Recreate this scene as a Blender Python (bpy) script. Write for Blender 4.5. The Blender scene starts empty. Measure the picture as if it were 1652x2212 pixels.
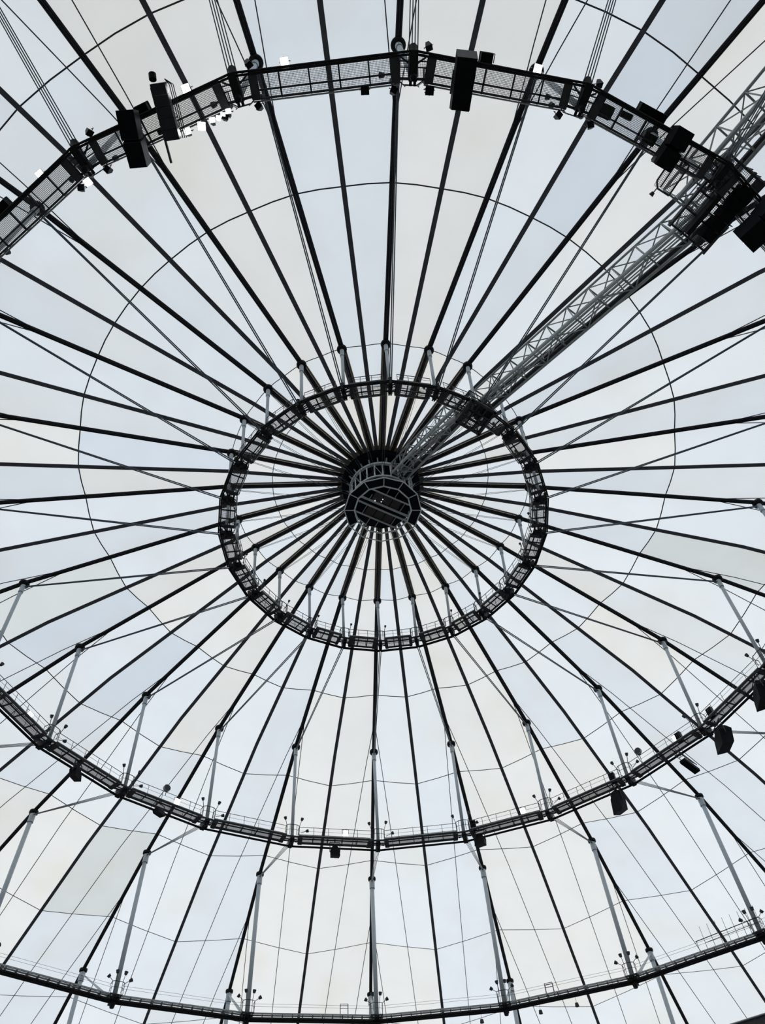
import bpy, math, random
from mathutils import Vector, Matrix
random.seed(7)
scene = bpy.context.scene
col = scene.collection
R_ = math.radians

# ---------------------------------------------------------------- camera
cam_d = bpy.data.cameras.new('camera')
cam = bpy.data.objects.new('camera', cam_d)
col.objects.link(cam)
RIGHT = Vector((0.99852052, -0.02890156, -0.0460594))
DOWN = Vector((-0.00201719, 0.82677977, -0.56252213))
FWD = Vector((0.05433875, 0.5617828, 0.82549827))
cm = Matrix((RIGHT, -DOWN, -FWD)).transposed().to_4x4()
cm.translation = Vector((-4.2044, -42.8659, 1.7))
cam.matrix_world = cm
cam_d.sensor_fit = 'VERTICAL'
cam_d.sensor_height = 24.0
cam_d.lens = 1572.92 * 24.0 / 2212.0
cam_d.clip_start = 0.1
cam_d.clip_end = 1000
scene.camera = cam

# ---------------------------------------------------------------- daylight
world = bpy.data.worlds.new('overcast_sky')
scene.world = world
world.use_nodes = True
bg = world.node_tree.nodes['Background']
bg.inputs['Color'].default_value = (0.90, 0.955, 1.0, 1)
bg.inputs['Strength'].default_value = 0.75
sun_d = bpy.data.lights.new('veiled_sun', 'SUN')
sun_d.energy = 2.3
sun_d.angle = R_(60)
sun_d.color = (1.0, 1.0, 1.0)
sun = bpy.data.objects.new('veiled_sun', sun_d)
sun.rotation_euler = Vector((0.12, 0.62, 0.8)).to_track_quat('Z', 'Y').to_euler()
sun.location = (0, 60, 160)
col.objects.link(sun)

vs = scene.view_settings
vs.view_transform = 'Standard'
vs.look = 'None'
vs.gamma = 1.0
vs.use_curve_mapping = False
vs.exposure = 0.66
scene.display_settings.display_device = 'sRGB'
cy = scene.cycles
cy.max_bounces = 3
cy.diffuse_bounces = 3
cy.glossy_bounces = 2
cy.transmission_bounces = 3
cy.adaptive_threshold = 0.03
cy.debug_use_spatial_splits = True


# ---------------------------------------------------------------- materials
def mat(name, color, rough=0.6, metal=0.0, vary=0.15, scale=3.0, emit=0.0):
    m = bpy.data.materials.new(name)
    m.use_nodes = True
    nt = m.node_tree
    b = nt.nodes['Principled BSDF']
    tc = nt.nodes.new('ShaderNodeTexCoord')
    nz = nt.nodes.new('ShaderNodeTexNoise')
    nz.inputs['Scale'].default_value = scale
    nz.inputs['Detail'].default_value = 3
    rp = nt.nodes.new('ShaderNodeValToRGB')
    rp.color_ramp.elements[0].position = 0.3
    rp.color_ramp.elements[1].position = 0.7
    rp.color_ramp.elements[0].color = (*[c * (1 - vary) for c in color], 1)
    rp.color_ramp.elements[1].color = (*[min(1, c * (1 + vary)) for c in color], 1)
    nt.links.new(tc.outputs['Object'], nz.inputs['Vector'])
    nt.links.new(nz.outputs['Fac'], rp.inputs['Fac'])
    nt.links.new(rp.outputs['Color'], b.inputs['Base Color'])
    b.inputs['Roughness'].default_value = rough
    b.inputs['Metallic'].default_value = metal
    b.inputs['Specular IOR Level'].default_value = 0.08 if 'black' in name or 'dark_panel' in name else 0.3
    if emit:
        b.inputs['Emission Color'].default_value = (1, 1, 1, 1)
        b.inputs['Emission Strength'].default_value = emit
        m.cycles.emission_sampling = 'NONE'
    return m


def fabric(name, through, reflect, vary=0.02, scale=0.25):
    m = bpy.data.materials.new(name)
    m.use_nodes = True
    nt = m.node_tree
    for n in list(nt.nodes):
        nt.nodes.remove(n)
    out = nt.nodes.new('ShaderNodeOutputMaterial')
    add = nt.nodes.new('ShaderNodeAddShader')
    tr = nt.nodes.new('ShaderNodeBsdfTranslucent')
    df = nt.nodes.new('ShaderNodeBsdfDiffuse')
    df.inputs['Color'].default_value = (*reflect, 1)
    tc = nt.nodes.new('ShaderNodeTexCoord')
    nz = nt.nodes.new('ShaderNodeTexNoise')
    nz.inputs['Scale'].default_value = scale
    nz.inputs['Detail'].default_value = 2
    rp = nt.nodes.new('ShaderNodeValToRGB')
    rp.color_ramp.elements[0].position = 0.3
    rp.color_ramp.elements[1].position = 0.7
    rp.color_ramp.elements[0].color = (*[c * (1 - vary) for c in through], 1)
    rp.color_ramp.elements[1].color = (*[c * (1 + vary) for c in through], 1)
    nt.links.new(tc.outputs['Object'], nz.inputs['Vector'])
    nt.links.new(nz.outputs['Fac'], rp.inputs['Fac'])
    n2 = nt.nodes.new('ShaderNodeTexNoise')
    n2.inputs['Scale'].default_value = scale * 0.45
    n2.inputs['Detail'].default_value = 2
    r2 = nt.nodes.new('ShaderNodeValToRGB')
    r2.color_ramp.elements[0].position = 0.52
    r2.color_ramp.elements[1].position = 0.75
    r2.color_ramp.elements[0].color = (1, 1, 1, 1)
    r2.color_ramp.elements[1].color = (0.97, 0.945, 0.90, 1)
    mx = nt.nodes.new('ShaderNodeMix')
    mx.data_type = 'RGBA'
    mx.blend_type = 'MULTIPLY'
    mx.inputs['Factor'].default_value = 1.0
    geo = nt.nodes.new('ShaderNodeNewGeometry')
    nt.links.new(geo.outputs['Position'], n2.inputs['Vector'])
    nt.links.new(n2.outputs['Fac'], r2.inputs['Fac'])
    nt.links.new(rp.outputs['Color'], mx.inputs['A'])
    nt.links.new(r2.outputs['Color'], mx.inputs['B'])
    nt.links.new(mx.outputs['Result'], tr.inputs['Color'])
    nt.links.new(tr.outputs['BSDF'], add.inputs[0])
    nt.links.new(df.outputs['BSDF'], add.inputs[1])
    nt.links.new(add.outputs['Shader'], out.inputs['Surface'])
    return m


FAB = {
    'w': fabric('white_fabric', (0.335, 0.347, 0.358), (0.5, 0.5, 0.5)),
    'c': fabric('cool_fabric', (0.318, 0.334, 0.354), (0.5, 0.5, 0.5)),
    'b': fabric('blue_grey_fabric', (0.292, 0.314, 0.342), (0.5, 0.5, 0.5)),
    'y': fabric('cream_fabric', (0.338, 0.338, 0.330), (0.5, 0.5, 0.5)),
    't': fabric('warm_fabric', (0.342, 0.334, 0.316), (0.5, 0.5, 0.5)),
    'g': fabric('grey_fabric', (0.288, 0.298, 0.298), (0.5, 0.5, 0.5)),
}
TAN = fabric('tan_flap_fabric', (0.125, 0.102, 0.076), (0.22, 0.19, 0.15), 0.1, 1.0)
STRIP = mat('black_cover_strip', (0.095, 0.097, 0.115), 0.6, vary=0.2, scale=0.8)
SEAM = mat('dark_seam', (0.05, 0.052, 0.06), 0.7)
STEEL = mat('dark_steel', (0.036, 0.038, 0.044), 0.5, vary=0.2)
CABLE = mat('steel_cable', (0.085, 0.11, 0.14), 0.45, 0.2, scale=6)
POST = mat('grey_painted_steel', (0.40, 0.45, 0.49), 0.5, vary=0.06, scale=0.8)
GALV = mat('galvanised_steel', (0.30, 0.32, 0.33), 0.5, 0.15, vary=0.12)
PALE = mat('pale_grey_steel', (0.42, 0.46, 0.48), 0.5, vary=0.1)
NODE = mat('black_casting', (0.014, 0.014, 0.016), 0.45)
BLACK = mat('speaker_black', (0.004, 0.0045, 0.007), 0.55)
SLATE = mat('dark_blue_cabinet', (0.012, 0.015, 0.022), 0.4)
HUB_LIT = mat('side_lit_hub_steel', (0.62, 0.68, 0.71), 0.5, vary=0.08)  # side light on the cage is put into this paler tone; rims share it
GLINT = mat('small_work_light', (1, 1, 1), 0.4, vary=0.0, emit=1.2)
GLASS = mat('dark_panel', (0.005, 0.006, 0.011), 0.4)
DECK = mat('brown_deck_panel', (0.05, 0.045, 0.047), 0.8)
MESH = mat('grating_steel', (0.045, 0.048, 0.052), 0.6)
LAMP = mat('lit_lens', (1, 1, 1), 0.4, vary=0.0, emit=9.0)
TURF = mat('lamp_lit_turf', (0.27, 0.28, 0.25), 0.9, vary=0.3, scale=0.2)  # paler than plain turf: stadium lamp light on the floor is in the colour
WALL = mat('stadium_wall', (0.4, 0.4, 0.4), 0.9, scale=0.2)


# ---------------------------------------------------------------- mesh helpers
class MB:
    def __init__(self):
        self.v = []
        self.f = []

    def add(self, vs_, fs_):
        n = len(self.v)
        self.v += [tuple(p) for p in vs_]
        self.f += [tuple(i + n for i in f) for f in fs_]
        return self

    def box(self, c, s, rot=None):
        x, y, z = [k / 2 for k in s]
        P = [(-x, -y, -z), (x, -y, -z), (x, y, -z), (-x, y, -z), (-x, -y, z), (x, -y, z), (x, y, z), (-x, y, z)]
        if rot is not None:
            P = [rot @ Vector(p) for p in P]
        P = [(p[0] + c[0], p[1] + c[1], p[2] + c[2]) for p in P]
        return self.add(P, [(3, 2, 1, 0), (4, 5, 6, 7), (0, 1, 5, 4), (1, 2, 6, 5), (2, 3, 7, 6), (3, 0, 4, 7)])

    def hexa(self, bot, top):
        return self.add(list(bot) + list(top),
                        [(3, 2, 1, 0), (4, 5, 6, 7), (0, 1, 5, 4), (1, 2, 6, 5), (2, 3, 7, 6), (3, 0, 4, 7)])

    def tube(self, p, q, r, n=6, r2=None):
        p, q = Vector(p), Vector(q)
        r2 = r if r2 is None else r2
        d = (q - p).normalized()
        a = d.orthogonal().normalized() if abs(d.z) > 0.99 else d.cross(Vector((0, 0, 1))).normalized()
        b = d.cross(a)
        V = []
        for c, rr in ((p, r), (q, r2)):
            for i in range(n):
                t = 2 * math.pi * (i + .5) / n
                V.append(c + a * (rr * math.cos(t)) + b * (rr * math.sin(t)))
        F = [(i, (i + 1) % n, n + (i + 1) % n, n + i) for i in range(n)]
        F += [tuple(range(n - 1, -1, -1)), tuple(range(n, 2 * n))]
        return self.add(V, F)

    def path(self, pts, r, n=6):
        for a, b in zip(pts, pts[1:]):
            self.tube(a, b, r, n)
        return self

    def lathe(self, prof, n=16, c=(0, 0, 0), closed=False):
        V = []
        for (r, z) in prof:
            for i in range(n):
                t = 2 * math.pi * i / n
                V.append((c[0] + r * math.cos(t), c[1] + r * math.sin(t), c[2] + z))
        m = len(prof)
        F = []
        for j in range(m if closed else m - 1):
            k = (j + 1) % m
            for i in range(n):
                F.append((j * n + i, j * n + (i + 1) % n, k * n + (i + 1) % n, k * n + i))
        if not closed:
            F.append(tuple(range(n - 1, -1, -1)))
            F.append(tuple((m - 1) * n + i for i in range(n)))
        return self.add(V, F)

    def ribbon(self, L, Rr, th):
        """flat band between two edge polylines, with thickness th downwards"""
        n = len(L)
        V = list(L) + list(Rr) + [(p[0], p[1], p[2] - th) for p in L] + [(p[0], p[1], p[2] - th) for p in Rr]
        F = []
        for i in range(n - 1):
            F += [(i, i + 1, n + i + 1, n + i), (2 * n + i, 3 * n + i, 3 * n + i + 1, 2 * n + i + 1),
                  (i, 2 * n + i, 2 * n + i + 1, i + 1), (n + i, n + i + 1, 3 * n + i + 1, 3 * n + i)]
        F += [(0, n, 3 * n, 2 * n), (n - 1, 3 * n - 1, 4 * n - 1, 2 * n - 1)]
        return self.add(V, F)

    def mesh(self, name, m, smooth=False):
        me = bpy.data.meshes.new(name)
        me.from_pydata([tuple(p) for p in self.v], [], self.f)
        me.materials.append(m)
        if smooth:
            for p in me.polygons:
                p.use_smooth = True
        me.update()
        return me

    def obj(self, name, m, parent=None, smooth=False, stuff=False):
        return link(name, self.mesh(name, m, smooth), parent, stuff=stuff)


def link(name, me, parent=None, loc=None, rotz=None, stuff=False):
    o = bpy.data.objects.new(name, me)
    col.objects.link(o)
    if parent is not None:
        o.parent = parent
    if loc is not None:
        o.location = loc
    if rotz is not None:
        o.rotation_euler = (0, 0, rotz)
    if stuff:
        o['kind'] = 'stuff'
    return o


def tag(o, label, cat, group=None):
    o['label'] = label
    o['category'] = cat
    if group:
        o['group'] = group
    return o


def empty(name, loc=(0, 0, 0), rotz=0.0):
    o = bpy.data.objects.new(name, None)
    o.empty_display_size = 0.3
    o.location = loc
    o.rotation_euler = (0, 0, rotz)
    col.objects.link(o)
    return o


def copy_tree(o, parent=None):
    c = o.copy()
    col.objects.link(c)
    c.parent = parent
    for ch in o.children:
        copy_tree(ch, c)
    return c


def az(k):
    return R_(90 - 15 * k)


def at(k, r, z):
    return (r * math.cos(az(k)), r * math.sin(az(k)), z)


def rot(k):
    return az(k) - math.pi / 2     # local +Y points away from the hub axis


HOURS = ['twelve', 'one', 'two', 'three', 'four', 'five', 'six', 'seven', 'eight', 'nine', 'ten', 'eleven']


def clock(k):
    q = round(((6 - k / 2) % 12) * 4) % 48
    h, m = divmod(q, 4)
    if m == 0:
        return HOURS[h] + " o'clock"
    if m == 1:
        return 'quarter past ' + HOURS[h]
    if m == 2:
        return 'half past ' + HOURS[h]
    return 'quarter to ' + HOURS[(h + 1) % 12]


# ---------------------------------------------------------------- roof geometry (metres, hub axis = world Z)
RIDGE = [(4.3, 70.15), (16.5, 69.54), (41.17, 66.21), (63.38, 60.61), (83.69, 53.42), (104.0, 45.2)]
DB, CB, BB = (15.76, 60.65), (39.99, 51.6), (63.12, 41.5)
HALF = R_(7.5)


def zr(r):
    for (a, za), (b, zb) in zip(RIDGE, RIDGE[1:]):
        if r <= b or b == 104.0:
            return za + (zb - za) * (r - a) / (b - a)


def zv(r):
    return zr(r) - 0.022 * r


def surf(x, y):
    """fabric height at local tangential x, radial y within a half sector"""
    r = math.hypot(x, y)
    t = min(1.0, abs(math.atan2(x, y)) / HALF)
    return zr(r) * (1 - t) + zv(r) * t


# ---- ground and perimeter wall
MB().lathe([(0.01, -0.3), (125, -0.3), (125, 0.0), (0.01, 0.0)], 64, closed=True).obj('floor', TURF)['kind'] = 'structure'
w = MB().lathe([(105.2, 0), (106.0, 0), (106.0, 45.8), (105.2, 45.8)], 96, closed=True).obj('wall_perimeter', WALL)
w['kind'] = 'structure'

# ---- fabric roof: panels between ridge and valley cables, split by hoop seams
ceiling = empty('ceiling', (0, 0, 0))
ceiling['kind'] = 'structure'
ceiling['label'] = 'translucent white fabric dome roof of radial panels'
SE = [4.6, 11.9, 16.5, 31.4, 46.1, 60.2, 74.6, 88.5, 104.0]
LIFT = 0.28


def panel_mesh(z, side):
    r0, r1 = SE[z], SE[z + 1]
    rows = [r0, r1] + [b for b, _ in RIDGE if r0 + .3 < b < r1 - .3]
    n = max(2, int((r1 - r0) / 3))
    rows = sorted(set(rows + [r0 + (r1 - r0) * i / n for i in range(n + 1)]))
    V, F = [], []
    for r in rows:
        for t in (0, .25, .5, .75, 1):
            a = HALF * t * side
            V.append((r * math.sin(a), r * math.cos(a), zr(r) * (1 - t) + zv(r) * t + LIFT))
    for i in range(len(rows) - 1):
        for j in range(4):
            q = (i * 5 + j, i * 5 + j + 1, i * 5 + j + 6, i * 5 + j + 5)
            F.append(q if side > 0 else q[::-1])
    m = MB()
    m.v, m.f = V, F
    return m


def seam_mesh(z, side):
    r = SE[z + 1]
    L, Q = [], []
    for t in (0, .5, 1):
        a = HALF * t * side
        zz = zr(r) * (1 - t) + zv(r) * t + LIFT - 0.03
        wd = 0.055 if z > 1 else 0.035
        L.append(((r - wd) * math.sin(a), (r - wd) * math.cos(a), zz))
        Q.append(((r + wd) * math.sin(a), (r + wd) * math.cos(a), zz))
    return MB().ribbon(L, Q, 0.03)


# tones read off the photograph: (zone, ridge k, side) -> fabric; others follow a seeded mix
TONES = {}
for zz, kk, ss, tt in [
    (0, 0, 1, 't'), (0, 0, -1, 'y'), (0, 1, -1, 't'), (0, 12, 1, 'y'), (0, 12, -1, 't'), (0, 13, 1, 't'), (0, 11, -1, 't'),
    (0, 14, -1, 'y'), (0, 23, 1, 'y'), (1, 0, 1, 'c'), (1, 1, -1, 'c'), (1, 0, -1, 'y'), (1, 23, 1, 'y'),
    (1, 23, -1, 'c'), (1, 1, 1, 'y'), (2, 0, 1, 'w'), (2, 0, -1, 'y'), (2, 1, -1, 'w'), (2, 1, 1, 'y'), (2, 2, -1, 'y'),
    (2, 2, 1, 'c'), (2, 12, -1, 'y'), (2, 12, 1, 'c'), (2, 11, 1, 'y'), (2, 11, -1, 'c'), (2, 13, -1, 'c'), (2, 13, 1, 'y'),
    (2, 14, -1, 'y'), (2, 14, 1, 'w'), (2, 10, 1, 'c'), (2, 10, -1, 'w'), (2, 15, -1, 'c'), (2, 15, 1, 'c'), (2, 9, 1, 'w'),
    (2, 8, 1, 'c'), (2, 8, -1, 'w'), (2, 16, 1, 'c'), (2, 16, -1, 'w'), (2, 17, 1, 'b'), (2, 17, -1, 'w'), (2, 18, 1, 'c'),
    (2, 6, 1, 'c'), (2, 6, -1, 'w'), (2, 5, 1, 'c'), (2, 19, 1, 'c'), (2, 20, 1, 'y'), (2, 20, -1, 'y'),
    (3, 20, -1, 'b'), (3, 20, 1, 'c'), (3, 19, 1, 'g'), (3, 19, -1, 'c'), (3, 21, 1, 'c'), (3, 21, -1, 'b'), (3, 22, 1, 'w'),
    (3, 23, 1, 'y'), (3, 0, -1, 'y'), (3, 0, 1, 'w'), (3, 1, 1, 'y'), (3, 1, -1, 'w'), (3, 2, -1, 'y'), (3, 2, 1, 'c'), (3, 5, 1, 'g'),
    (3, 12, -1, 'y'), (3, 12, 1, 'c'), (3, 13, -1, 'c'), (3, 13, 1, 'y'), (3, 14, 1, 'c'), (3, 14, -1, 'y'), (3, 11, 1, 'y'),
    (3, 11, -1, 'w'), (3, 10, 1, 'b'), (3, 10, -1, 'y'), (3, 15, -1, 'w'), (3, 15, 1, 'c'), (3, 16, -1, 'c'),
    (4, 13, 1, 'y'), (4, 14, -1, 'y'), (4, 12, 1, 'c'), (4, 13, -1, 'b'), (4, 10, 1, 'b'), (4, 10, -1, 'y'), (4, 11, 1, 'y'), (4, 11, -1, 'c'), (4, 12, -1, 'y'),
    (4, 22, -1, 'c'), (4, 21, 1, 'w'), (4, 23, 1, 'y'), (4, 0, -1, 'y'), (4, 0, 1, 'w'), (4, 1, 1, 'y'), (4, 1, -1, 'c'), (4, 2, -1, 'y'),
    (5, 22, -1, 'g'), (5, 21, 1, 'y'), (5, 22, 1, 'w'), (5, 23, -1, 'c'), (5, 23, 1, 'y'), (5, 0, -1, 'y'), (5, 0, 1, 'w'), (5, 1, -1, 'c'),
    (5, 1, 1, 'y'), (5, 2, -1, 'y'), (5, 2, 1, 'c'), (5, 3, -1, 'w'),
    (6, 22, -1, 'c'), (6, 23, 1, 'y'), (6, 0, -1, 'y'), (6, 1, 1, 'y'), (6, 2, -1, 'y'), (6, 22, 1, 'c'), (6, 23, -1, 'c'),
]:
    TONES[(zz, kk, ss)] = tt

PM = {}
for zi in range(8):
    for s in (1, -1):
        PM[(zi, s)] = (panel_mesh(zi, s).mesh('fabric_panel', FAB['w'], True), seam_mesh(zi, s).mesh('seam', SEAM))


def in_view(zi, k, s):
    inv = cm.inverted()
    for r in (SE[zi], (SE[zi] + SE[zi + 1]) / 2, SE[zi + 1]):
        for t in (0.05, .5, .95):
            a = az(k) - HALF * t * s
            p = inv @ Vector((r * math.cos(a), r * math.sin(a), zr(r)))
            if p.z < -1:
                u, v = 1572.9 * p.x / -p.z, 1572.9 * p.y / -p.z
                if abs(u) < 900 and abs(v) < 1180:
                    return True
    return False


rest = {}
for zi in range(8):
    for k in range(24):
        for s in (1, -1):
            tone = TONES.get((zi, k, s)) or random.choice('wwwwyyccc')
            me, sm = PM[(zi, s)]
            if not in_view(zi, k, s):
                rest.setdefault(0, []).append((me, rot(k)))
                continue
            p = link('fabric_panel', me, ceiling, None, rot(k))
            p.material_slots[0].link = 'OBJECT'
            p.material_slots[0].material = FAB[tone]
            if zi < 7:
                link('seam', sm, p)
mb = MB()
for me, a in rest.get(0, []):
    c_, s_ = math.cos(a), math.sin(a)
    mb.add([(v.co.x * c_ - v.co.y * s_, v.co.x * s_ + v.co.y * c_, v.co.z) for v in me.vertices],
           [tuple(p.vertices) for p in me.polygons])
mb.obj('fabric_surround', FAB['w'], ceiling, True, True)

# ---- ridge cables (under the dark cover strip) with the wires that fork off them
RI = 4.35


def strand(pts, off, wd, th, dz):
    L = [(off - wd / 2, r, z + dz) for r, z in pts]
    Q = [(off + wd / 2, r, z + dz) for r, z in pts]
    return MB().ribbon(L, Q, th)


full = [(RI, zr(RI))] + RIDGE[1:]
ridge0 = empty('ridge_cable')
strand(full[1:], 0, 0.50, 0.05, 0.2).obj('cover_strip', STRIP, ridge0)
strand(full[:2], 0, 0.34, 0.05, 0.2).obj('inner_strip', STRIP, ridge0)
for sx in (-.11, .11):
    MB().path([(sx, r, z + 0.03) for r, z in full], 0.06, 6).obj('cable', NODE, ridge0)
inner = [(RI, zr(RI)), (16.2, zr(16.2))]
for sx in (-1, 1):
    strand(inner, sx * .275, 0.21, 0.02, 0.24).obj('edge_flap', TAN, ridge0)
for r0, r1, sl in ((36.0, 104.0, 0.144), (70.0, 104.0, 0.144)):
    for sx in (-1, 1):
        pts = []
        n = 10
        for i in range(n + 1):
            y = r0 + (r1 - r0) * i / n
            x = sx * sl * (y - r0)
            pts.append((x, y, surf(x, y) + LIFT - 0.1))
        pts = sorted(pts, key=lambda q: q[1])
        MB().path(pts, 0.048, 5).obj('side_wire', SEAM, ridge0)
for k in range(24):
    o = ridge0 if k == 0 else copy_tree(ridge0)
    o.rotation_euler = (0, 0, rot(k))
    tag(o, 'black ridge cable strip passing over post tops, from hub to ' + clock(k), 'cable', 'ridge cables')
vfull = [(r, zv(r)) for r in (RI, 16.5, 41.17, 63.38, 83.69, 104.0)]
valley0 = strand(vfull, 0, 0.42, 0.06, 0.2).obj('valley_cable', STRIP)
for k in range(24):
    o = valley0 if k == 0 else copy_tree(valley0)
    o.rotation_euler = (0, 0, rot(k + .5))
    tag(o, 'plain black valley cable strip without posts, from hub to ' + clock(k + .5), 'cable', 'valley cables')


# ---------------------------------------------------------------- posts
def make_post(bot, top, rad, disc):
    (rb, zb), (rt, zt) = bot, top
    root = empty('post')
    b = Vector((0, 0, 0))
    t = Vector((0, rt - rb, zt - zb))
    d = t.normalized()
    MB().tube(b, t - d * 0.9, rad, 12).obj('shaft', POST, root, True)
    MB().tube(t - d * 1.5, t - d * 0.35, rad * 1.35, 12).obj('collar', POST, root)
    MB().lathe([(disc * .45, -.30), (disc * .95, -.22), (disc, 0), (disc * .95, .16), (disc * .5, .2)], 18, t).obj('clamp_disc', NODE, root, True)
    MB().box(t - d * .3, (rad * .5, rad * 2.6, .5)).obj('pin_plate', GALV, root)
    MB().tube(b + d * .5, b - d * .35, rad * 1.5, 10, rad * .9).obj('foot_casting', NODE, root)
    return root


def ring_things(root, ks, r, z, label, cat, group, off=0.0):
    out = {}
    for i, k in enumerate(ks):
        o = root if i == 0 else copy_tree(root)
        o.location = at(k + off, r, z)
        o.rotation_euler = (0, 0, rot(k + off))
        tag(o, label % clock(k + off), cat, group)
        out[k] = o
    return out


C_NODES = [10, 11, 12, 13, 14, 15, 19, 20, 21, 22, 23, 0, 1, 2, 3, 4, 5, 6]
B_NODES = [21, 22, 23, 0, 1, 2, 3]
ring_things(make_post(DB, RIDGE[1], 0.155, 0.5), range(24), DB[0], DB[1],
            'short grey post of the innermost ring at %s', 'post', 'inner ring posts')
ring_things(make_post(CB, RIDGE[2], 0.20, 0.58), C_NODES, CB[0], CB[1],
            'grey post rising from the middle catwalk ring at %s', 'post', 'middle ring posts')
ring_things(make_post(BB, RIDGE[3], 0.29, 0.58), B_NODES, BB[0], BB[1],
            'long thick grey post of the outer catwalk ring at %s', 'post', 'outer ring posts')
ring_things(make_post((83.4, 33.0), RIDGE[4], 0.31, 0.58), [21, 22, 23, 0, 1, 2, 3], 83.4, 33.0,
            'thick grey post head below the outer catwalk ring at %s', 'post', 'outermost posts')


# ---------------------------------------------------------------- diagonal cables
def make_diag(a, b, offs, rad, m, pinch=0.3):
    (ra, za), (rb, zb) = a, b
    root = empty('diagonal_cable')
    for x in offs:
        MB().tube((x, 0, 0), (x * pinch, rb - ra, zb - za), rad, 6).obj('strand', m, root)
    return root


ring_things(make_diag((3.45, 66.8), (16.1, 69.0), (-.13, .13), .022, CABLE), range(24), 3.45, 66.8,
            'thin twin cable from hub cage to inner ring at %s', 'cable', 'hub cables')
ring_things(make_diag((DB[0], DB[1] + .1), (40.8, 65.6), (-.085, .085), .055, CABLE, .6), range(24), DB[0], DB[1] + .1,
            'slanting steel cable from inner catwalk to middle posts at %s', 'cable', 'inner diagonal cables')
ring_things(make_diag((CB[0], CB[1] + .25), (63.0, 60.1), (-.27, -.09, .09, .27), .036, CABLE), C_NODES, CB[0], CB[1] + .25,
            'slanting bundle of steel cables outward from middle ring at %s', 'cable', 'middle diagonal cables')
ring_things(make_diag((BB[0], BB[1] + .4), (83.3, 52.7), (-.3, -.1, .1, .3), .055, PALE), B_NODES, BB[0], BB[1] + .4,
            'pale slanting cable bundle outward from outer ring at %s', 'cable', 'outer diagonal cables')


# ---------------------------------------------------------------- catwalks
def grating(x0, x1, y0, y1, z, pitch, bw):
    m = MB()
    n = int((x1 - x0) / pitch)
    for i in range(n + 1):
        x = x0 + (x1 - x0) * i / n
        m.box((x, (y0 + y1) / 2, z), (bw, y1 - y0, bw))
    n = int((y1 - y0) / pitch)
    for i in range(n + 1):
        y = y0 + (y1 - y0) * i / n
        m.box(((x0 + x1) / 2, y, z), (x1 - x0, bw, bw))
    return m


def make_catwalk(half, full_half, wd, nb, plate, hoop, pitch=0.1, bw=0.022, rail=1.1):
    """local X along the chord, Y outward, Z=0 at deck level"""
    root = empty('catwalk_segment')
    h = wd / 2
    for y, s in ((h, .14 if hoop > .4 else .09), (-h, .11 if hoop > .4 else .08)):
        MB().box((0, y, -.06), (2 * half, s, .22)).obj('edge_beam', STEEL, root)
    MB().box((0, -h + wd * .33, -.08), (2 * half, .09, .14)).obj('stringer', STEEL, root)
    cm_ = MB().box((0, 0, -.08), (.09, wd, .14)).mesh('cross_bar', STEEL)
    for i in range(nb + 1):
        link('cross_bar', cm_, root, (-half + 2 * half * i / nb, 0, 0))
    grating(-half, half, -h + .06, h - .06, 0.02, pitch, bw).obj('grating', MESH, root, stuff=True)
    for s in (-1, 1):
        MB().box((s * (half - plate / 2), 0, -.2), (plate, wd + .1, .12)).obj('end_plate', STEEL, root)
    pm = MB().tube((0, 0, -.05), (0, 0, rail), .028, 6).mesh('rail_post', STEEL)
    n = max(2, nb)
    for y in (h + .06, -h - .06):
        for zz in (rail, rail * .55):
            MB().tube((-half, y, zz), (half, y, zz), .033 if zz == rail else .016, 6).obj('hand_rail', STEEL, root)
        for i in range(n + 1):
            link('rail_post', pm, root, (-half + 2 * half * i / n, y, 0))
    if hoop:
        for y, zz in ((h - .06, -.5), (h + .1, -.5)):
            MB().tube((-full_half, y, zz), (full_half, y, zz), .075, 8).obj('hoop_cable', NODE, root)
    MB().tube((-half, -h - .14, .0), (half, -h - .14, .0), .05, 8).obj('conduit', GALV, root)
    return root


c75 = math.cos(HALF)
ring_things(make_catwalk(1.52, 2.06, 1.35, 3, .32, 0.3), range(24), DB[0] * c75, DB[1] + .75,
            'catwalk span of the inner ring at %s', 'catwalk', 'inner ring catwalk spans', .5)
C_SEGS = [9, 10, 11, 12, 13, 14, 15, 19, 20, 21, 22, 23, 0, 1, 2, 3, 4, 5]
CR, CZ = 40.5, 52.35
ring_things(make_catwalk(4.45, 5.3, 1.4, 5, .5, 0.55, .085, .02), C_SEGS, CR * c75, CZ,
            'long grated catwalk span of the middle ring at %s', 'catwalk', 'middle ring catwalk spans', .5)


def make_outer_walk():
    root = empty('catwalk_segment')
    L = 7.6
    for y, z in ((.14, -.1), (-.14, -.1), (0, -.28)):
        MB().tube((-8.2, y, z), (8.2, y, z), .17, 8).obj('hoop_cable', NODE, root)
    for y in (-.3, .3):
        MB().box((0, y, .42), (2 * L, .10, .16)).obj('edge_beam', GALV, root)
    pm = MB().box((0, 0, .1), (.09, .75, .5)).mesh('saddle', STEEL)
    for i in range(13):
        link('saddle', pm, root, (-L + 2 * L * i / 12, 0, 0))
    grating(-L, L, -.28, .28, .5, .14, .02).obj('grating', MESH, root, stuff=True)
    for y in (-.38, .38):
        MB().tube((-L, y, 1.45), (L, y, 1.45), .015, 5).obj('hand_wire', SEAM, root)
    return root


ring_things(make_outer_walk(), [21, 22, 23, 0, 1, 2, 3], BB[0] * c75, BB[1] + .5,
            'dark tubular catwalk span of the outer ring at %s', 'catwalk', 'outer ring catwalk spans', .5)


# ---------------------------------------------------------------- node platforms
def round_lamp(root, base, tip, r):
    base, tip = Vector(base), Vector(tip)
    a = MB().tube(base, tip, .035, 6).obj('lamp_arm', STEEL, root)
    d = (tip - base).normalized()
    MB().tube(tip - d * .05, tip + d * r * 1.2, r * .7, 10, r).obj('lamp_head', STEEL, a)
    return a


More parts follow.
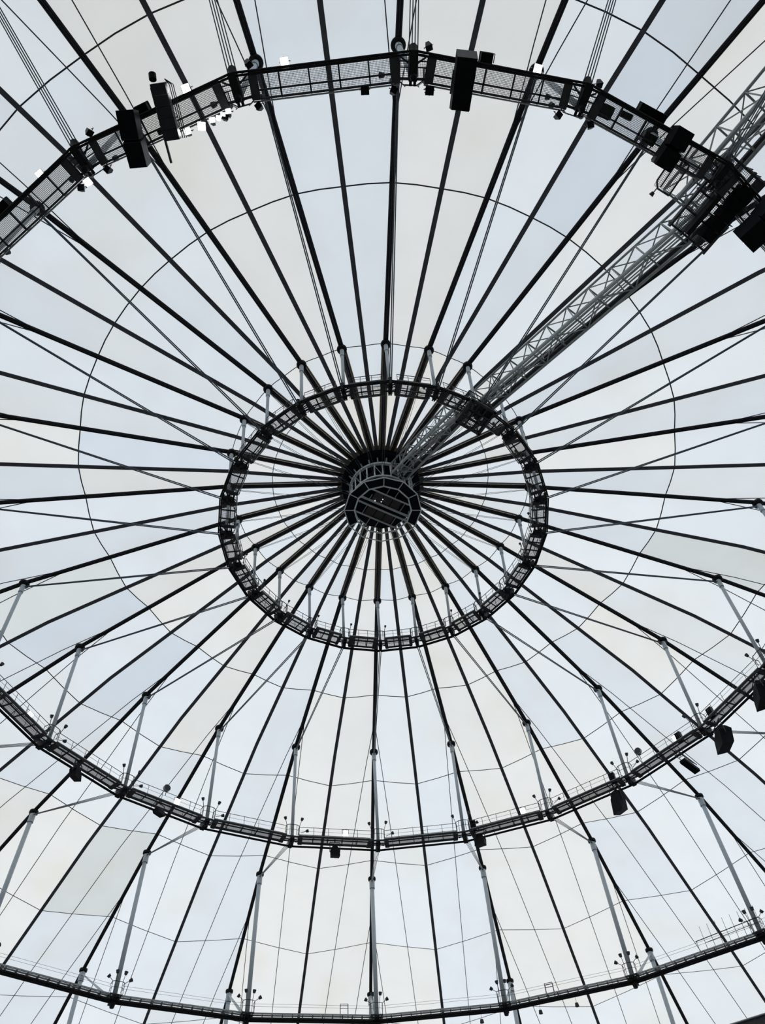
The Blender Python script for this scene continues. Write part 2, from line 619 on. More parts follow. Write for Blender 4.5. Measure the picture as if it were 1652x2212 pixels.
def make_node(size, lamps, lamp_r, clamp):
    root = empty('node_platform')
    s = size
    grating(-s * .75, s * .75, -s * .55, s * .6, 0.03, .1, .02).obj('grating', MESH, root, stuff=True)
    MB().box((0, -s * .62, -.03), (s * 1.5, .14, .16)).obj('inner_beam', STEEL, root)
    for sx in (-1, 1):
        MB().tube((0, 0, -.1), (sx * s * .72, s * .45, -.05), .06, 6).obj('brace', STEEL, root)
        MB().box((sx * s * .4, -s * .05, -.06), (s * .8, .07, .1)).obj('cross_bar', STEEL, root)
        MB().box((sx * s * .4, s * .25, -.06), (s * .8, .07, .1)).obj('cross_bar', STEEL, root)
    MB().box((0, 0.05, -.42), (clamp * .62, clamp * 2.0, .5)).obj('clamp', NODE, root)
    MB().tube((0, .75 * clamp, -.5), (0, 1.2 * clamp, .25), clamp * .33, 8).obj('cable_saddle', NODE, root)
    for sx in (-.16, .16):
        MB().tube((sx * clamp, -clamp * .9, -.45), (sx * clamp, -clamp * 1.25, -.45), .09 * clamp + .02, 8).obj('cable_socket', NODE, root)
    hh = 1.25
    pts = [(-s * .75, -s * .1, hh), (-s * .75, -s * .75, hh), (-s * .4, -s * 1.0, hh), (s * .4, -s * 1.0, hh), (s * .75, -s * .75, hh), (s * .75, -s * .1, hh)]
    MB().path(pts, .04, 6).obj('cage_rail', STEEL, root)
    MB().path([(x, y, hh * .5) for x, y, _ in pts], .022, 5).obj('cage_mid_rail', STEEL, root)
    for x, y, _ in pts:
        MB().tube((x, y, -.05), (x, y, hh), .032, 6).obj('cage_post', STEEL, root)
    for base, tip in lamps:
        round_lamp(root, base, tip, lamp_r)
    return root


ring_things(make_node(.72, [((.5, -.6, 1.25), (.62, -.7, 1.95))], .13, .55), range(24), DB[0], DB[1] + .75,
            'small railed node platform on the inner catwalk at %s', 'platform', 'inner ring node platforms')
ring_things(make_node(1.05, [((-.78, -.8, 1.25), (-1.0, -.9, 1.95)), ((.78, -.8, 1.25), (1.0, -.9, 2.05)), ((1.0, -.5, .6), (1.7, -.55, .9))], .2, .8),
            C_NODES, CR, CZ, 'railed node platform with round lamps, middle catwalk at %s', 'platform', 'middle ring node platforms')
ring_things(make_node(1.0, [((-.75, -.75, 1.25), (-1.25, -.8, 1.6)), ((-.4, -1.0, 1.25), (-.5, -1.05, 2.1)), ((.4, -1.0, 1.25), (.5, -1.05, 2.1)), ((.75, -.75, 1.25), (1.25, -.8, 1.6))], .24, 1.0),
            B_NODES, BB[0], BB[1] + .9, 'railed node platform with lamp cluster, outer catwalk at %s', 'platform', 'outer ring node platforms')

# ---------------------------------------------------------------- hub
hub = empty('hub', (0, 0, 65.0))
tag(hub, 'dark twelve-sided hub cage at the centre of the dome', 'hub')
o = MB().lathe([(3.55, 4.5), (4.3, 4.5), (4.35, 5.3), (3.55, 5.3)], 48, closed=True).obj('tension_ring', GLASS, hub)
MB().lathe([(0.01, 5.1), (3.6, 5.1), (3.6, 5.4), (0.01, 5.4)], 48, closed=True).obj('cap', GLASS, hub)
wedge = MB()
L = [(4.28 * math.sin(a), 4.28 * math.cos(a), 5.28) for a in [HALF * t for t in (-.86, -.43, 0, .43, .86)]]
Q = [(r * math.sin(a), r * math.cos(a), 5.28 - .02 * r * abs(math.sin(a)) + .02) for r, a in
     [(4.62, -HALF * .9), (4.8, -HALF * .45), (4.95, 0), (4.8, HALF * .45), (4.62, HALF * .9)]]
tab = wedge.ribbon(L, Q, .03).mesh('fabric_tab', TAN)
for k in range(24):
    link('fabric_tab', tab, hub, None, rot(k + .5))
MB().lathe([(3.22, 3.85), (3.5, 3.85), (3.5, 4.15), (3.22, 4.15)], 48, closed=True).obj('upper_ring', HUB_LIT, hub)
MB().lathe([(3.22, 1.5), (3.36, 1.5), (3.36, 1.72), (3.22, 1.72)], 48, closed=True).obj('lower_ring', HUB_LIT, hub)
pm = MB().tube((0, 3.3, 1.6), (0, 3.3, 4.0), .085, 8).mesh('cage_post', HUB_LIT)
dm = MB().tube((0, 3.25, 1.65), (3.25 * math.sin(R_(15)), 3.25 * math.cos(R_(15)), 3.95), .045, 6).mesh('cage_brace', PALE)
hm = MB().tube((0, 3.42, 4.1), (0, 3.8, 4.6), .09, 8).mesh('hanger', GALV)
for k in range(24):
    link('cage_post', pm, hub, None, rot(k))
    if k % 3 == 0:
        link('cage_brace', dm, hub, None, rot(k))
    link('hanger', hm, hub, None, rot(k + .5))
MB().lathe([(2.5, .9), (2.75, .9), (2.75, 4.9), (2.5, 4.9)], 24, closed=True).obj('drum', GLASS, hub)
wm = MB().box((0, 2.8, 2.7), (.55, .05, 1.3)).mesh('drum_panel', SLATE)
for k in range(0, 24, 2):
    link('drum_panel', wm, hub, None, rot(k))


def ngon(r, i, z, n=12):
    t = math.pi * 2 * i / n + math.pi / 2
    return Vector((r * math.cos(t), r * math.sin(t), z))


for r, name in ((4.05, 'outer_rim'), (3.0, 'inner_rim')):
    for i in range(12):
        MB().tube(ngon(r, i, 0), ngon(r, i + 1, 0), .06 if r > 3.5 else .085, 6).obj(name, HUB_LIT, hub)
for i in range(12):
    MB().tube(ngon(3.0, i, 0), ngon(4.05, i, 0), .05, 6).obj('spoke', HUB_LIT, hub)
    MB().tube(ngon(3.05, i, 0), ngon(3.25, i, 1.6), .05, 6).obj('drop_rod', GALV, hub)
    mid = math.degrees(math.pi * 2 * (i + .5) / 12 + math.pi / 2) % 360
    # bays towards +Y (far side) are open; the others carry dark skirt panels
    if not (40 < mid < 140):
        a, b, c, d = ngon(3.02, i, .04), ngon(3.02, i + 1, .04), ngon(4.0, i + 1, .04), ngon(4.0, i, .04)
        up = Vector((0, 0, .05))
        MB().hexa([a, b, c, d], [a + up, b + up, c + up, d + up]).obj('skirt_panel', GLASS, hub)
MB().lathe([(.01, .85), (2.98, .85), (2.98, .95), (.01, .95)], 12).obj('service_ceiling', GLASS, hub)
# service deck seen through the inner rim: parallel joists with brown boards
ang = R_(27)
ux = Vector((math.cos(ang), math.sin(ang), 0))
uy = Vector((-math.sin(ang), math.cos(ang), 0))


def chord_bar(off, w_, m, name, z=.12):
    hl = math.sqrt(max(.05, 2.95 ** 2 - off ** 2))
    rt = Matrix.Rotation(ang, 3, 'Z')
    MB().box(uy * off + Vector((0, 0, z)), (2 * hl, w_, .14), rt).obj(name, m, hub)


for off, w_ in ((-1.75, .12), (-.45, .20), (.15, .16), (1.45, .13)):
    chord_bar(off, w_, PALE, 'joist')
rt = Matrix.Rotation(ang, 3, 'Z')
for cx_, cy_, lx, ly in ((-1.15, -1.1, .95, 1.1), (-.1, -1.1, .95, 1.1), (.95, -1.1, .95, 1.1),
                         (-1.0, .8, .95, 1.15), (.05, .8, .95, 1.15), (1.1, .8, .95, 1.15)):
    MB().box(ux * cx_ + uy * cy_ + Vector((0, 0, .3)), (lx, ly, .06), rt).obj('deck_board', DECK, hub)
for cx_, a_, b_ in ((1.7, -1.75, -.45), (-1.75, .15, 1.45), (1.7, .15, 1.45), (-1.9, -1.2, -.45), (.3, 1.45, 2.6), (-.7, 1.45, 2.6), (.4, -2.7, -1.75), (-.6, -2.7, -1.75)):
    MB().tube(ux * cx_ + uy * a_ + Vector((0, 0, .1)), ux * cx_ + uy * b_ + Vector((0, 0, .1)), .04, 6).obj('cross_joist', GALV, hub)
lens = MB().lathe([(.02, -.04), (.045, -.02), (.045, .04), (.02, .04)], 8).mesh('work_light', GLINT)
for x, y in ((-1.75, 2.3), (-1.4, 2.62), (-.85, 2.78), (-.5, 2.85), (1.35, 2.55), (-.2, -1.0), (-.05, -1.3), (-.85, -1.15)):
    link('work_light', lens, hub, (x, y, .1))


# ---------------------------------------------------------------- gantry trusses
def make_gantry(name_label, k, r0, z0, r1, z1, wd, ht, nb, ch=.09, tray=True):
    root = empty('gantry_truss', at(k, r0, z0), rot(k))
    tag(root, name_label, 'gantry', 'gantry trusses')
    D = Vector((0, r1 - r0, z1 - z0))
    st = D / nb
    h = wd / 2
    U = Vector((0, 0, ht))
    for x, u, rr, m in ((-h, 0, ch * 1.25, GALV), (h, 0, ch * 1.6, PALE), (-h, 1, ch, GALV), (h, 1, ch, GALV)):
        MB().tube(Vector((x, 0, 0)) + U * u, Vector((x, 0, 0)) + U * u + D, rr, 8).obj('chord', m, root)
    rung = MB().box((0, 0, 0), (wd, .13, .10)).mesh('rung', GALV)
    side = MB().tube((0, 0, 0), U, .055, 6).mesh('upright', GALV)
    d1 = MB().tube((0, 0, 0), U + st, .06, 6).mesh('diagonal', GALV)
    d2 = MB().tube(U, st, .05, 6).mesh('diagonal', GALV)
    b1 = MB().tube((-h, 0, 0), Vector((h, 0, 0)) + st, .05, 6).mesh('floor_brace', GALV)
    b2 = MB().tube((h, 0, 0), Vector((-h, 0, 0)) + st, .05, 6).mesh('floor_brace', GALV)
    for i in range(nb + 1):
        p = st * i
        link('rung', rung, root, p)
        link('rung', rung, root, p + U)
        for x in (-h, h):
            link('upright', side, root, p + Vector((x, 0, 0)))
        if i < nb:
            for x in (-h, h):
                link('diagonal', d1 if i % 2 else d2, root, p + Vector((x, 0, 0)))
            link('floor_brace', b1 if i % 2 else b2, root, p)
            link('floor_brace', b2 if i % 2 else b1, root, p + U)
    for x, u, rr, m in ((-.3 * wd, .35, .07, PALE), (-.12 * wd, .3, .05, GALV), (.1 * wd, .3, .05, PALE), (.26 * wd, .42, .06, GALV)):
        MB().tube(Vector((x, 0, 0)) + U * u, Vector((x, 0, 0)) + U * u + D, rr, 6).obj('conduit', m, root)
    if tray:
        o = Vector((-h - .02, 0, .25))
        MB().hexa([o, o + Vector((.3, 0, 0)), o + Vector((.3, 0, 0)) + D, o + D],
                  [o + Vector((0, 0, .25)), o + Vector((.3, 0, .25)), o + Vector((.3, 0, .25)) + D, o + Vector((0, 0, .25)) + D]).obj('cable_tray', STEEL, root)
    return root


make_gantry('steel gantry truss between the hub cage and the inner catwalk', 10.05, 3.5, 66.9, 14.6, 63.0, 1.7, 2.0, 7)
make_gantry('long steel gantry truss between the inner and middle catwalks', 9.8, 16.3, 61.9, 38.6, 53.6, 1.55, 2.5, 10)
make_gantry('pale steel gantry truss running outward from the middle catwalk', 9.88, 38.2, 55.0, 58.0, 54.0, 2.2, 2.8, 8, .11)

# platform under the inner ring
gp = empty('gantry_platform', at(9.98, 15.4, 60.4), rot(9.98))
tag(gp, 'dark boxy gantry platform hanging under the inner catwalk', 'platform')
for x in (-1.25, 1.25):
    MB().box((x, 0, 0), (.22, 2.7, .35)).obj('side_beam', STEEL, gp)
for y in (-1.25, 1.25):
    MB().box((0, y, 0), (2.7, .22, .35)).obj('end_beam', STEEL, gp)
for x in (-.4, .4):
    MB().box((x, 0, -.05), (.13, 2.4, .2)).obj('joist', STEEL, gp)
for y in (-.4, .4):
    MB().box((0, y, -.05), (2.4, .13, .2)).obj('cross_joist', STEEL, gp)
grating(-1.2, 1.2, -1.2, 1.2, .1, .1, .03).obj('grating', MESH, gp, stuff=True)
for x in (-1.25, 1.25):
    for y in (-1.25, 1.25):
        MB().tube((x, y, 0), (x * .9, y * .9, 2.2), .07, 6).obj('hanger', STEEL, gp)
for zz in (1.0, 2.0):
    MB().path([(-1.2, -1.2, zz), (1.2, -1.2, zz), (1.2, 1.2, zz), (-1.2, 1.2, zz), (-1.2, -1.2, zz)], .05, 6).obj('guard_rail', STEEL, gp)
MB().hexa([(-1.2, .3, .2), (-.3, .3, .2), (-.3, 1.1, .2), (-1.2, 1.1, .2)], [(-1.2, .3, 1.2), (-.3, .3, 1.2), (-.3, 1.1, 1.2), (-1.2, 1.1, 1.2)]).obj('equipment_box', NODE, gp)
ob = Vector((1.0, -1.3, .9))
MB().hexa([ob, ob + Vector((.16, 0, 0)), ob + Vector((.26, -3.4, 2.2)), ob + Vector((.1, -3.4, 2.2))],
          [ob + Vector((0, 0, .5)), ob + Vector((.16, 0, .5)), ob + Vector((.26, -3.4, 2.3)), ob + Vector((.1, -3.4, 2.3))]).obj('apron_plate', GALV, gp)

# platform at the middle ring
gq = empty('gantry_platform', at(9.86, 39.2, 52.9), rot(9.86))
tag(gq, 'dark gantry landing with row of black boxes on the middle catwalk', 'platform')
for x in (-1.9, -.9, .4, 1.5):
    MB().box((x, 0, 0), (.13, 5.6, .3)).obj('beam', STEEL, gq)
for y in (-2.6, -1.3, 0, 1.3, 2.6):
    MB().box((-.2, y, .1), (3.6, .14, .2)).obj('cross_beam', STEEL, gq)
grating(-1.9, 1.5, -2.6, 2.6, .22, .13, .025).obj('grating', MESH, gq, stuff=True)
bx = MB().box((0, 0, 0), (.92, .72, .9)).mesh('equipment_box', BLACK)
for i in range(5):
    link('equipment_box', bx, gq, (-.75, -1.75 + .76 * i, -.75))
MB().box((.35, -.2, -.55), (.34, 4.6, .5)).obj('cable_tray', NODE, gq)
MB().box((-1.55, 1.0, -.15), (.7, 3.0, .2)).obj('floor_plate', STEEL, gq)
for zz in (.6, 1.1):
    MB().path([(-2.2, -1.2, zz), (-2.4, 2.8, zz), (-.6, 2.8, zz)], .04, 6).obj('guard_rail', STEEL, gq)
for x, y in ((-2.25, -.4), (-2.3, .9), (-2.4, 2.8), (-1.4, 2.8), (-.6, 2.8)):
    MB().tube((x, y, 0), (x, y, 1.15), .04, 6).obj('rail_post', STEEL, gq)
gc = empty('mesh_cage', at(10.25, 39.0, 52.3), rot(10.25))
tag(gc, 'small mesh side cage beside the gantry landing', 'cage')
grating(-.65, .65, -1.1, .9, 0, .11, .02).obj('grating', MESH, gc, stuff=True)
MB().path([(.65, .9, 0), (.65, -.8, 0), (.3, -1.15, 0), (-.65, -1.15, 0), (-.65, .9, 0), (.65, .9, 0)], .06, 6).obj('frame', STEEL, gc)
MB().box((.2, 0, -.03), (.08, 2.0, .08)).obj('centre_bar', STEEL, gc)
round_lamp(gc, (.35, -1.15, 0), (.4, -1.5, 0), .16)


# ---------------------------------------------------------------- loudspeakers on the near catwalk
def chamfer_cab(root, c, s, tilt=0.0, m=BLACK, face=SLATE, taper=.82):
    rt_ = Matrix.Rotation(tilt, 3, 'X')
    x, y, z = [q / 2 for q in s]
    c = Vector(c)
    bot = [c + rt_ @ Vector(p) for p in ((-x * taper, -y, -z), (x * taper, -y, -z), (x * taper, y, -z), (-x * taper, y, -z))]
    top = [c + rt_ @ Vector(p) for p in ((-x, -y, z), (x, -y, z), (x, y, z), (-x, y, z))]
    cab = MB().hexa(bot, top).obj('cabinet', face, root)
    g = [c + rt_ @ Vector((px * taper * .97, py * .97, -z - .03)) for px, py in ((-x, -y), (x, -y), (x, y), (-x, y))]
    g2 = [p + rt_ @ Vector((0, 0, .025)) for p in g]
    MB().hexa(g, g2).obj('grille', m, cab)
    return cab


def hangers(root, xs, ys, z0, z1):
    for x in xs:
        for y in ys:
            MB().tube((x, y, z0), (x, y, z1), .04, 6).obj('hanger', STEEL, root)


t = empty('line_speaker', at(13.64, 40.1, 50.7), rot(13.64) + R_(19))
tag(t, 'pair of angled black loudspeaker cabinets between two lit flood lamps', 'loudspeaker', 'catwalk loudspeakers')
t.scale = (.8, .8, .8)
chamfer_cab(t, (0, .85, .15), (1.45, 1.95, 1.2), R_(9), taper=.9)
chamfer_cab(t, (-.12, -.98, -.1), (1.5, 1.75, 1.2), R_(-7), taper=.88)
hangers(t, (-.5, .5), (-.5, .5), .5, 1.7)

t = empty('speaker_array', at(13.4, 40.5, 50.9), rot(13.4) + R_(12))
tag(t, 'dark blue five-cell speaker array with side bar and pipes', 'loudspeaker', 'catwalk loudspeakers')
t.scale = (.82, .82, .82)
for i in range(5):
    MB().box((0, -1.35 + .73 * i, -.05 * i), (1.05, .70, .8)).obj('cell', SLATE, t)
MB().box((.62, -.75, .05), (.14, 4.9, .22)).obj('side_bar', STEEL, t)
for x in (-.68, -.82, -.95):
    MB().path([(x, -1.7, .1), (x, 1.7, .1), (-.45, 2.1, .1)], .035, 6).obj('pipe', STEEL, t)
MB().tube((.35, 2.15, .0), (.35, 2.5, .3), .26, 12).obj('horn', BLACK, t)
hangers(t, (-.4, .4), (-.4, .4), .3, 1.5)

t = empty('monolith_speaker', at(11.725, 40.05, 50.8), rot(11.725))
tag(t, 'tall single black loudspeaker box crossing the catwalk just past twelve', 'loudspeaker', 'catwalk loudspeakers')
t.scale = (.76, .76, .76)
MB().hexa([(-.72, -1.95, -.6), (.72, -1.95, -.6), (.78, 1.5, -.6), (-.78, 1.5, -.6)],
          [(-.72, -2.0, .6), (.72, -2.0, .6), (.78, 1.95, .6), (-.78, 1.95, .6)]).obj('cabinet', BLACK, t)
MB().hexa([(-.78, 1.52, -.62), (.78, 1.52, -.62), (.78, 1.97, .5), (-.78, 1.97, .5)],
          [(-.78, 1.5, -.55), (.78, 1.5, -.55), (.78, 1.95, .58), (-.78, 1.95, .58)]).obj('top_face', SLATE, t)
MB().box((0, -1.99, 0), (1.4, .06, 1.1)).obj('end_face', SLATE, t)
MB().box((.85, -.2, .2), (.08, 1.6, .3)).obj('bracket', STEEL, t)
hangers(t, (-.5, .5), (-.4, .4), .5, 1.6)

t = empty('line_speaker', at(10.41, 40.1, 50.6), rot(10.41))
tag(t, 'pair of angled black loudspeaker cabinets beside the gantry landing', 'loudspeaker', 'catwalk loudspeakers')
t.scale = (.76, .76, .76)
chamfer_cab(t, (0, .75, .1), (1.6, 1.45, 1.2), R_(8), taper=.95, face=BLACK)
chamfer_cab(t, (.15, -.8, -.1), (1.6, 1.45, 1.2), R_(-8), taper=.95, face=BLACK)
MB().box((.88, -1.3, .1), (.14, .5, .6)).obj('end_cap', SLATE, t)
hangers(t, (-.4, .4), (-.4, .4), .4, 1.8)

t = empty('line_speaker', at(9.62, 40.0, 50.6), rot(9.62))
tag(t, 'large black loudspeaker pair at the picture edge below the gantry', 'loudspeaker', 'catwalk loudspeakers')
t.scale = (.85, .85, .85)
chamfer_cab(t, (0, .9, .15), (2.0, 1.9, 1.4), R_(9), taper=.9)
chamfer_cab(t, (0, -.95, -.1), (2.0, 1.9, 1.4), R_(-8), taper=.9)
hangers(t, (-.5, .5), (-.5, .5), .5, 1.8)


# boxes clipped to the outer rail
def rail_box(k, r, z, size, label, n=1):
    t_ = empty('equipment_case', at(k, r, z), rot(k))
    tag(t_, label, 'case', 'cases on the catwalk rail')
    for i in range(n):
        MB().box(((i - (n - 1) / 2) * size[0] * 1.05, 0, 0), size).obj('case_body', BLACK, t_)
    MB().box((0, 0, size[2] / 2 + .03), (size[0] * n + .1, size[1] + .08, .06)).obj('lid', STEEL, t_)
    MB().path([(-size[0] * n * .5 - .12, -.2, 0), (-size[0] * n * .5 - .12, size[1] * .5, 0), (-size[0] * n * .3, size[1] * .5, 0)], .03, 5).obj('bracket', STEEL, t_)


rail_box(11.585, 41.25, 53.0, (.36, .55, .5), 'twin black case on catwalk rail beside the tall black loudspeaker', 2)
rail_box(10.55, 41.25, 53.0, (.62, .6, .5), 'row of three black cases on catwalk rail near quarter to one', 3)
rail_box(13.565, 41.15, 53.0, (.85, .6, .5), 'black case on catwalk rail between the two dark speaker stacks')
rail_box(14.62, 41.25, 53.0, (1.0, .7, .6), 'black case on catwalk rail at the picture edge before eleven o\'clock')


for k_, r_, sz_, lab_ in ((10.83, 40.3, (1.0, .75, .4), 'dark square case lying on the near catwalk deck beside a node'),
                          (10.7, 40.55, (.8, .35, .3), 'small dark box by the outer edge of the near catwalk deck'),
                          (10.5, 40.0, (.9, .6, .5), 'dark case on the catwalk deck under the row of three cases'),
                          (13.47, 39.75, (1.3, .35, .35), 'long dark box on the catwalk deck between two speaker stacks')):
    t = empty('deck_case', at(k_, r_, 52.42), rot(k_))
    tag(t, lab_, 'case', 'cases on the near catwalk deck')
    MB().box((0, 0, sz_[2] / 2), sz_).obj('case_body', STEEL, t)
    MB().box((0, 0, sz_[2] + .03), (sz_[0] + .04, sz_[1] + .04, .06)).obj('lid', NODE, t)


# ---------------------------------------------------------------- flood lamps
def flood(k, r, z, size, lit, tilt, label, group, turn=0.0):
    t_ = empty('flood_lamp', at(k, r, z), rot(k) + turn)
    tag(t_, label, 'lamp', group)
    rt_ = Matrix.Rotation(tilt, 3, 'X')
    s = size / 2
    bot = [rt_ @ Vector(p) for p in ((-s, -s, -.12), (s, -s, -.12), (s, s, -.12), (-s, s, -.12))]
    top = [rt_ @ Vector(p) for p in ((-s * .5, -s * .5, .3), (s * .5, -s * .5, .3), (s * .5, s * .5, .3), (-s * .5, s * .5, .3))]
    MB().hexa(bot, top).obj('housing', STEEL, t_)
    e = s * .9
    MB().hexa([rt_ @ Vector(p) for p in ((-e, -e, -.15), (e, -e, -.15), (e, e, -.15), (-e, e, -.15))],
              [rt_ @ Vector(p) for p in ((-e, -e, -.121), (e, -e, -.121), (e, e, -.121), (-e, e, -.121))]).obj('lens', LAMP if lit else BLACK, t_)
    MB().path([(-s - .05, 0, 0), (-s - .05, 0, .45), (s + .05, 0, .45), (s + .05, 0, 0)], .025, 5).obj('yoke', STEEL, t_)


LIT = 'lit flood lamps along the middle catwalk'
for k, r, lab in ((14.294, 41.2, 'lit square flood lamp above the catwalk just before eleven'),
                  (13.281, 41.25, 'lit square flood lamp beside the five-cell speaker array'),
                  (12.71, 41.2, 'lit square flood lamp on the catwalk just before twelve'),
                  (11.289, 41.25, 'lit square flood lamp over a post top just past twelve')):
    flood(k, r, 52.9, .52, True, R_(6), lab, LIT)
for k, r, sz, tl, tn, lab in ((14.048, 39.35, .48, -10, 0, 'lit flood lamp on the hub side under a node, farthest from twelve'),
                              (13.351, 39.15, .42, 32, 0, 'lit flood lamp hanging on the hub side by the five-cell array'),
                              (13.26, 39.2, .5, 0, .4, 'brightest lit flood lamp, second in the hub-side row of six'),
                              (13.19, 39.24, .36, 40, .1, 'lit flood lamp third in the hub-side row of six'),
                              (13.15, 39.3, .3, 8, .5, 'narrow lit flood lamp fourth in the hub-side row of six'),
                              (13.118, 39.38, .3, 5, .3, 'narrow lit flood lamp fifth in the hub-side row of six'),
                              (13.082, 39.42, .33, 38, .1, 'lit flood lamp nearest the node in the hub-side row'),
                              (9.559, 38.8, .5, 0, .4, 'lit flood lamp below the large loudspeaker by the gantry')):
    flood(k, r, 51.9, sz, True, R_(tl), lab, LIT, tn)
DARK = 'dark flood lamps at the middle ring nodes'
flood(12.276, 39.35, 51.8, .5, False, R_(-8), 'unlit square lamp hanging alone below catwalk just before twelve', DARK)
flood(11.90, 39.35, 51.8, .52, False, R_(-10), 'unlit square lamp hanging beside the twelve o\'clock node', DARK)
for k in (11, 12, 13, 14):
    flood(k + .11, 39.25, 51.9, .42, False, R_(35), 'small unlit lamp hub side, first of two at node ' + clock(k), DARK, .5)
    flood(k - .10, 39.3, 51.9, .42, False, R_(35), 'small unlit lamp hub side, second of two at node ' + clock(k), DARK, -.5)
    flood(k - .09, 41.5, 53.2, .42, False, R_(-40), 'small unlit lamp on the outer rail at node ' + clock(k), DARK, -.4)


# ---------------------------------------------------------------- hanging speakers on the far ring
def hung_speaker(k, z, s, label, turn=0.0):
    t_ = empty('hanging_speaker', at(k, 40.1, z), rot(k) + turn)
    tag(t_, label, 'loudspeaker', 'hanging speakers on the far catwalk')
    w_, d_, h_ = s
    x, y, h2 = w_ / 2, d_ / 2, h_ / 2
    b = [(-x, -y, -h2), (x, -y, -h2), (x * .9, y * .5, -h2 * .8), (-x * .9, y * .5, -h2 * .8)]
    m_ = [(-x * .92, -y * .6, h2 * .35), (x * .92, -y * .6, h2 * .35), (x * .9, y, h2 * .5), (-x * .9, y, h2 * .5)]
    tp = [(-x * .5, -y * .2, h2), (x * .5, -y * .2, h2), (x * .5, y * .7, h2), (-x * .5, y * .7, h2)]
    MB().hexa(b, m_).obj('cabinet', BLACK, t_)
    MB().hexa(m_, tp).obj('cabinet_back', BLACK, t_)
    MB().path([(-x * 1.05, 0, 0), (-x * 1.05, 0, h2 + .5), (x * 1.05, 0, h2 + .5), (x * 1.05, 0, 0)], .05, 6).obj('yoke', STEEL, t_)
    MB().tube((0, 0, h2 + .5), (0, 0, h2 + .95), .08, 6).obj('stem', STEEL, t_)


hung_speaker(20.424, 50.9, (1.15, 1.1, 1.5), 'black hanging speaker under the far catwalk near eight o\'clock', .3)
hung_speaker(21.447, 51.3, (1.2, 1.1, .9), 'black hanging speaker mostly tucked behind the far catwalk near seven', .3)
hung_speaker(23.5, 50.9, (1.15, 1.1, 1.45), 'small black hanging speaker near quarter past six')
hung_speaker(1.174, 50.9, (1.25, 1.2, 1.5), 'black hanging speaker beside a node near half past five', -.2)
hung_speaker(2.803, 50.0, (1.4, 1.4, 2.9), 'tall black hanging speaker under the far catwalk near half past four', -.3)
hung_speaker(4.16, 49.7, (2.0, 1.8, 2.6), 'large black hanging speaker under the far catwalk near four o\'clock', -.5)
hung_speaker(4.78, 50.4, (2.2, 1.9, 2.6), 'large black hanging speaker at the picture edge near half past three', -.5)

t = empty('boom_light', at(3.63, 40.2, 51.2), rot(3.63))
tag(t, 'black panel light on an open lattice boom below the far catwalk', 'lamp')
for x, z in ((-.35, 0), (.35, 0), (0, .5)):
    MB().tube((x, -.3, z + .2), (x, 2.3, z - .4), .045, 6).obj('boom_tube', STEEL, t)
for i in range(5):
    y = -.2 + .55 * i
    z = .2 - .23 * i * .55
    MB().path([(-.35, y, z), (0, y + .28, z + .42), (.35, y, z), (-.35, y, z)], .03, 5).obj('lattice', STEEL, t)
MB().box((0, 1.3, -.75), (.75, 2.3, .35), Matrix.Rotation(R_(-12), 3, 'X')).obj('light_panel', BLACK, t)
for k, lab in ((19.741, 'lit lamp above the far catwalk rail near eight o\'clock'), (21.653, 'lit lamp above the far catwalk rail near seven o\'clock'),
               (23.628, 'lit lamp above the far catwalk rail just past six'), (1.71, 'lit lamp above the far catwalk rail near five o\'clock'),
               (3.644, 'lit lamp above the far catwalk rail near four o\'clock')):
    flood(k, 40.9, 53.9, .7, True, R_(-50), lab, 'lit lamps along the far catwalk')


def fan_head(k, lab):
    t_ = empty('rail_fan', at(k, 39.6, 53.1), rot(k))
    tag(t_, lab, 'fan', 'round heads on the far catwalk rail')
    MB().tube((0, 0, 0), (0, 0, .6), .04, 6).obj('stem', STEEL, t_)
    MB().tube((0, -.12, 1.0), (0, .16, 1.0), .42, 14).obj('drum', GALV, t_)
    MB().tube((0, -.15, 1.0), (0, -.11, 1.0), .36, 14).obj('grille', STEEL, t_)


fan_head(3.236, 'round grey head on the far catwalk rail near half past four')
fan_head(21.457, 'round grey head on the far catwalk rail near seven o\'clock')
for k, lab in ((1.12, 'dark cabinet standing on the far catwalk near half past five'), (2.83, 'dark cabinet standing on the far catwalk near half past four'),
               (3.72, 'dark cabinet standing on the far catwalk near four o\'clock'), (4.17, 'dark tall cabinet standing on the catwalk beside a node near four')):
    t = empty('control_cabinet', at(k, 40.1, CZ + .05), rot(k))
    tag(t, lab, 'cabinet', 'control cabinets on the far catwalk')
    MB().box((0, 0, .6), (.7, .4, 1.2)).obj('body', STEEL, t)
    MB().box((0, -.22, .62), (.6, .04, 1.05)).obj('door', BLACK, t)


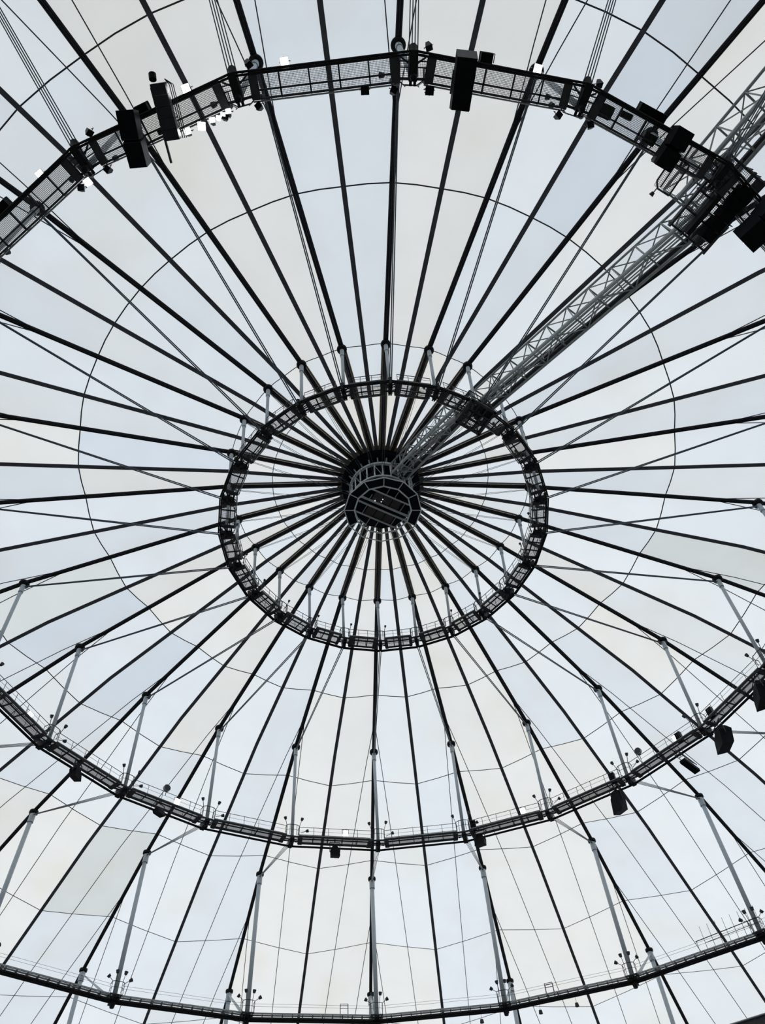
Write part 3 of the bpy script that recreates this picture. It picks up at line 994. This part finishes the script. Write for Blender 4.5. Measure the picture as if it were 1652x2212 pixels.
# ---------------------------------------------------------------- fittings on the outer ring
def frame_thing(k, lab):
    t_ = empty('pipe_frame', at(k, 63.0, 42.2), rot(k))
    tag(t_, lab, 'frame', 'pipe frames on the outer catwalk')
    for x in (-.5, .5):
        for y in (-.25, .25):
            MB().tube((x, y, 0), (x, y, 1.6), .035, 5).obj('upright', STEEL, t_)
    MB().path([(-.5, -.25, 1.6), (.5, -.25, 1.6), (.5, .25, 1.6), (-.5, .25, 1.6), (-.5, -.25, 1.6)], .035, 5).obj('top_frame', STEEL, t_)
    MB().tube((-.5, -.25, 1.1), (.5, -.25, 1.1), .03, 5).obj('mid_bar', STEEL, t_)


frame_thing(23.747, 'small rectangular pipe frame on the outer catwalk near six o\'clock')
frame_thing(1.362, 'small rectangular pipe frame on the outer catwalk past five o\'clock')
for k, lab in ((.806, 'dark drum lamp hanging under the outer catwalk, closest to six'), (1.26, 'dark drum lamp hanging under the outer catwalk, middle of three'),
               (1.54, 'dark drum lamp hanging under the outer catwalk, closest to five')):
    t = empty('drum_lamp', at(k, 63.0, 40.85), rot(k))
    tag(t, lab, 'lamp', 'drum lamps under the outer catwalk')
    MB().tube((0, 0, .2), (0, 0, 1.0), .02, 5).obj('cord', STEEL, t)
    MB().tube((0, 0, -.18), (0, 0, .2), .26, 12, .2).obj('shade', STEEL, t)
t = empty('antenna_rack', at(2.82, 63.0, 42.3), rot(2.82))
tag(t, 'rail of upright thin antenna rods on the outer catwalk corner', 'antenna rack')
MB().tube((-4.6, -.5, 1.5), (3.6, -.5, 1.5), .05, 6).obj('top_rail', STEEL, t)
MB().tube((-3.4, -.5, 1.0), (3.6, -.5, 1.0), .035, 6).obj('lower_rail', STEEL, t)
for i in range(9):
    x = -4.5 + i * 1.0
    MB().tube((x, -.5, 0), (x, -.5, 1.5), .03, 5).obj('support', STEEL, t)
    if 0 < i:
        MB().tube((x, -.5, 1.2), (x, -.5, 2.9), .025, 5).obj('rod', STEEL, t)
t = empty('outer_beam', at(2.56, 83.0, 41.0), rot(2.56))
tag(t, 'dark slanting beam end in the lower corner beyond the outer catwalk', 'beam')
MB().box((-1.5, 0, 0), (7.0, .8, .9)).obj('beam_body', STEEL, t)
MB().box((-1.5, -.2, .5), (7.0, 1.0, .12)).obj('flange', GALV, t)

# give the light pieces their own mesh data (faster to trace than thousands of wide overlapping instances)
for o in list(scene.objects):
    if o.type == 'MESH' and o.data.users > 1 and len(o.data.polygons) < 200:
        o.data = o.data.copy()
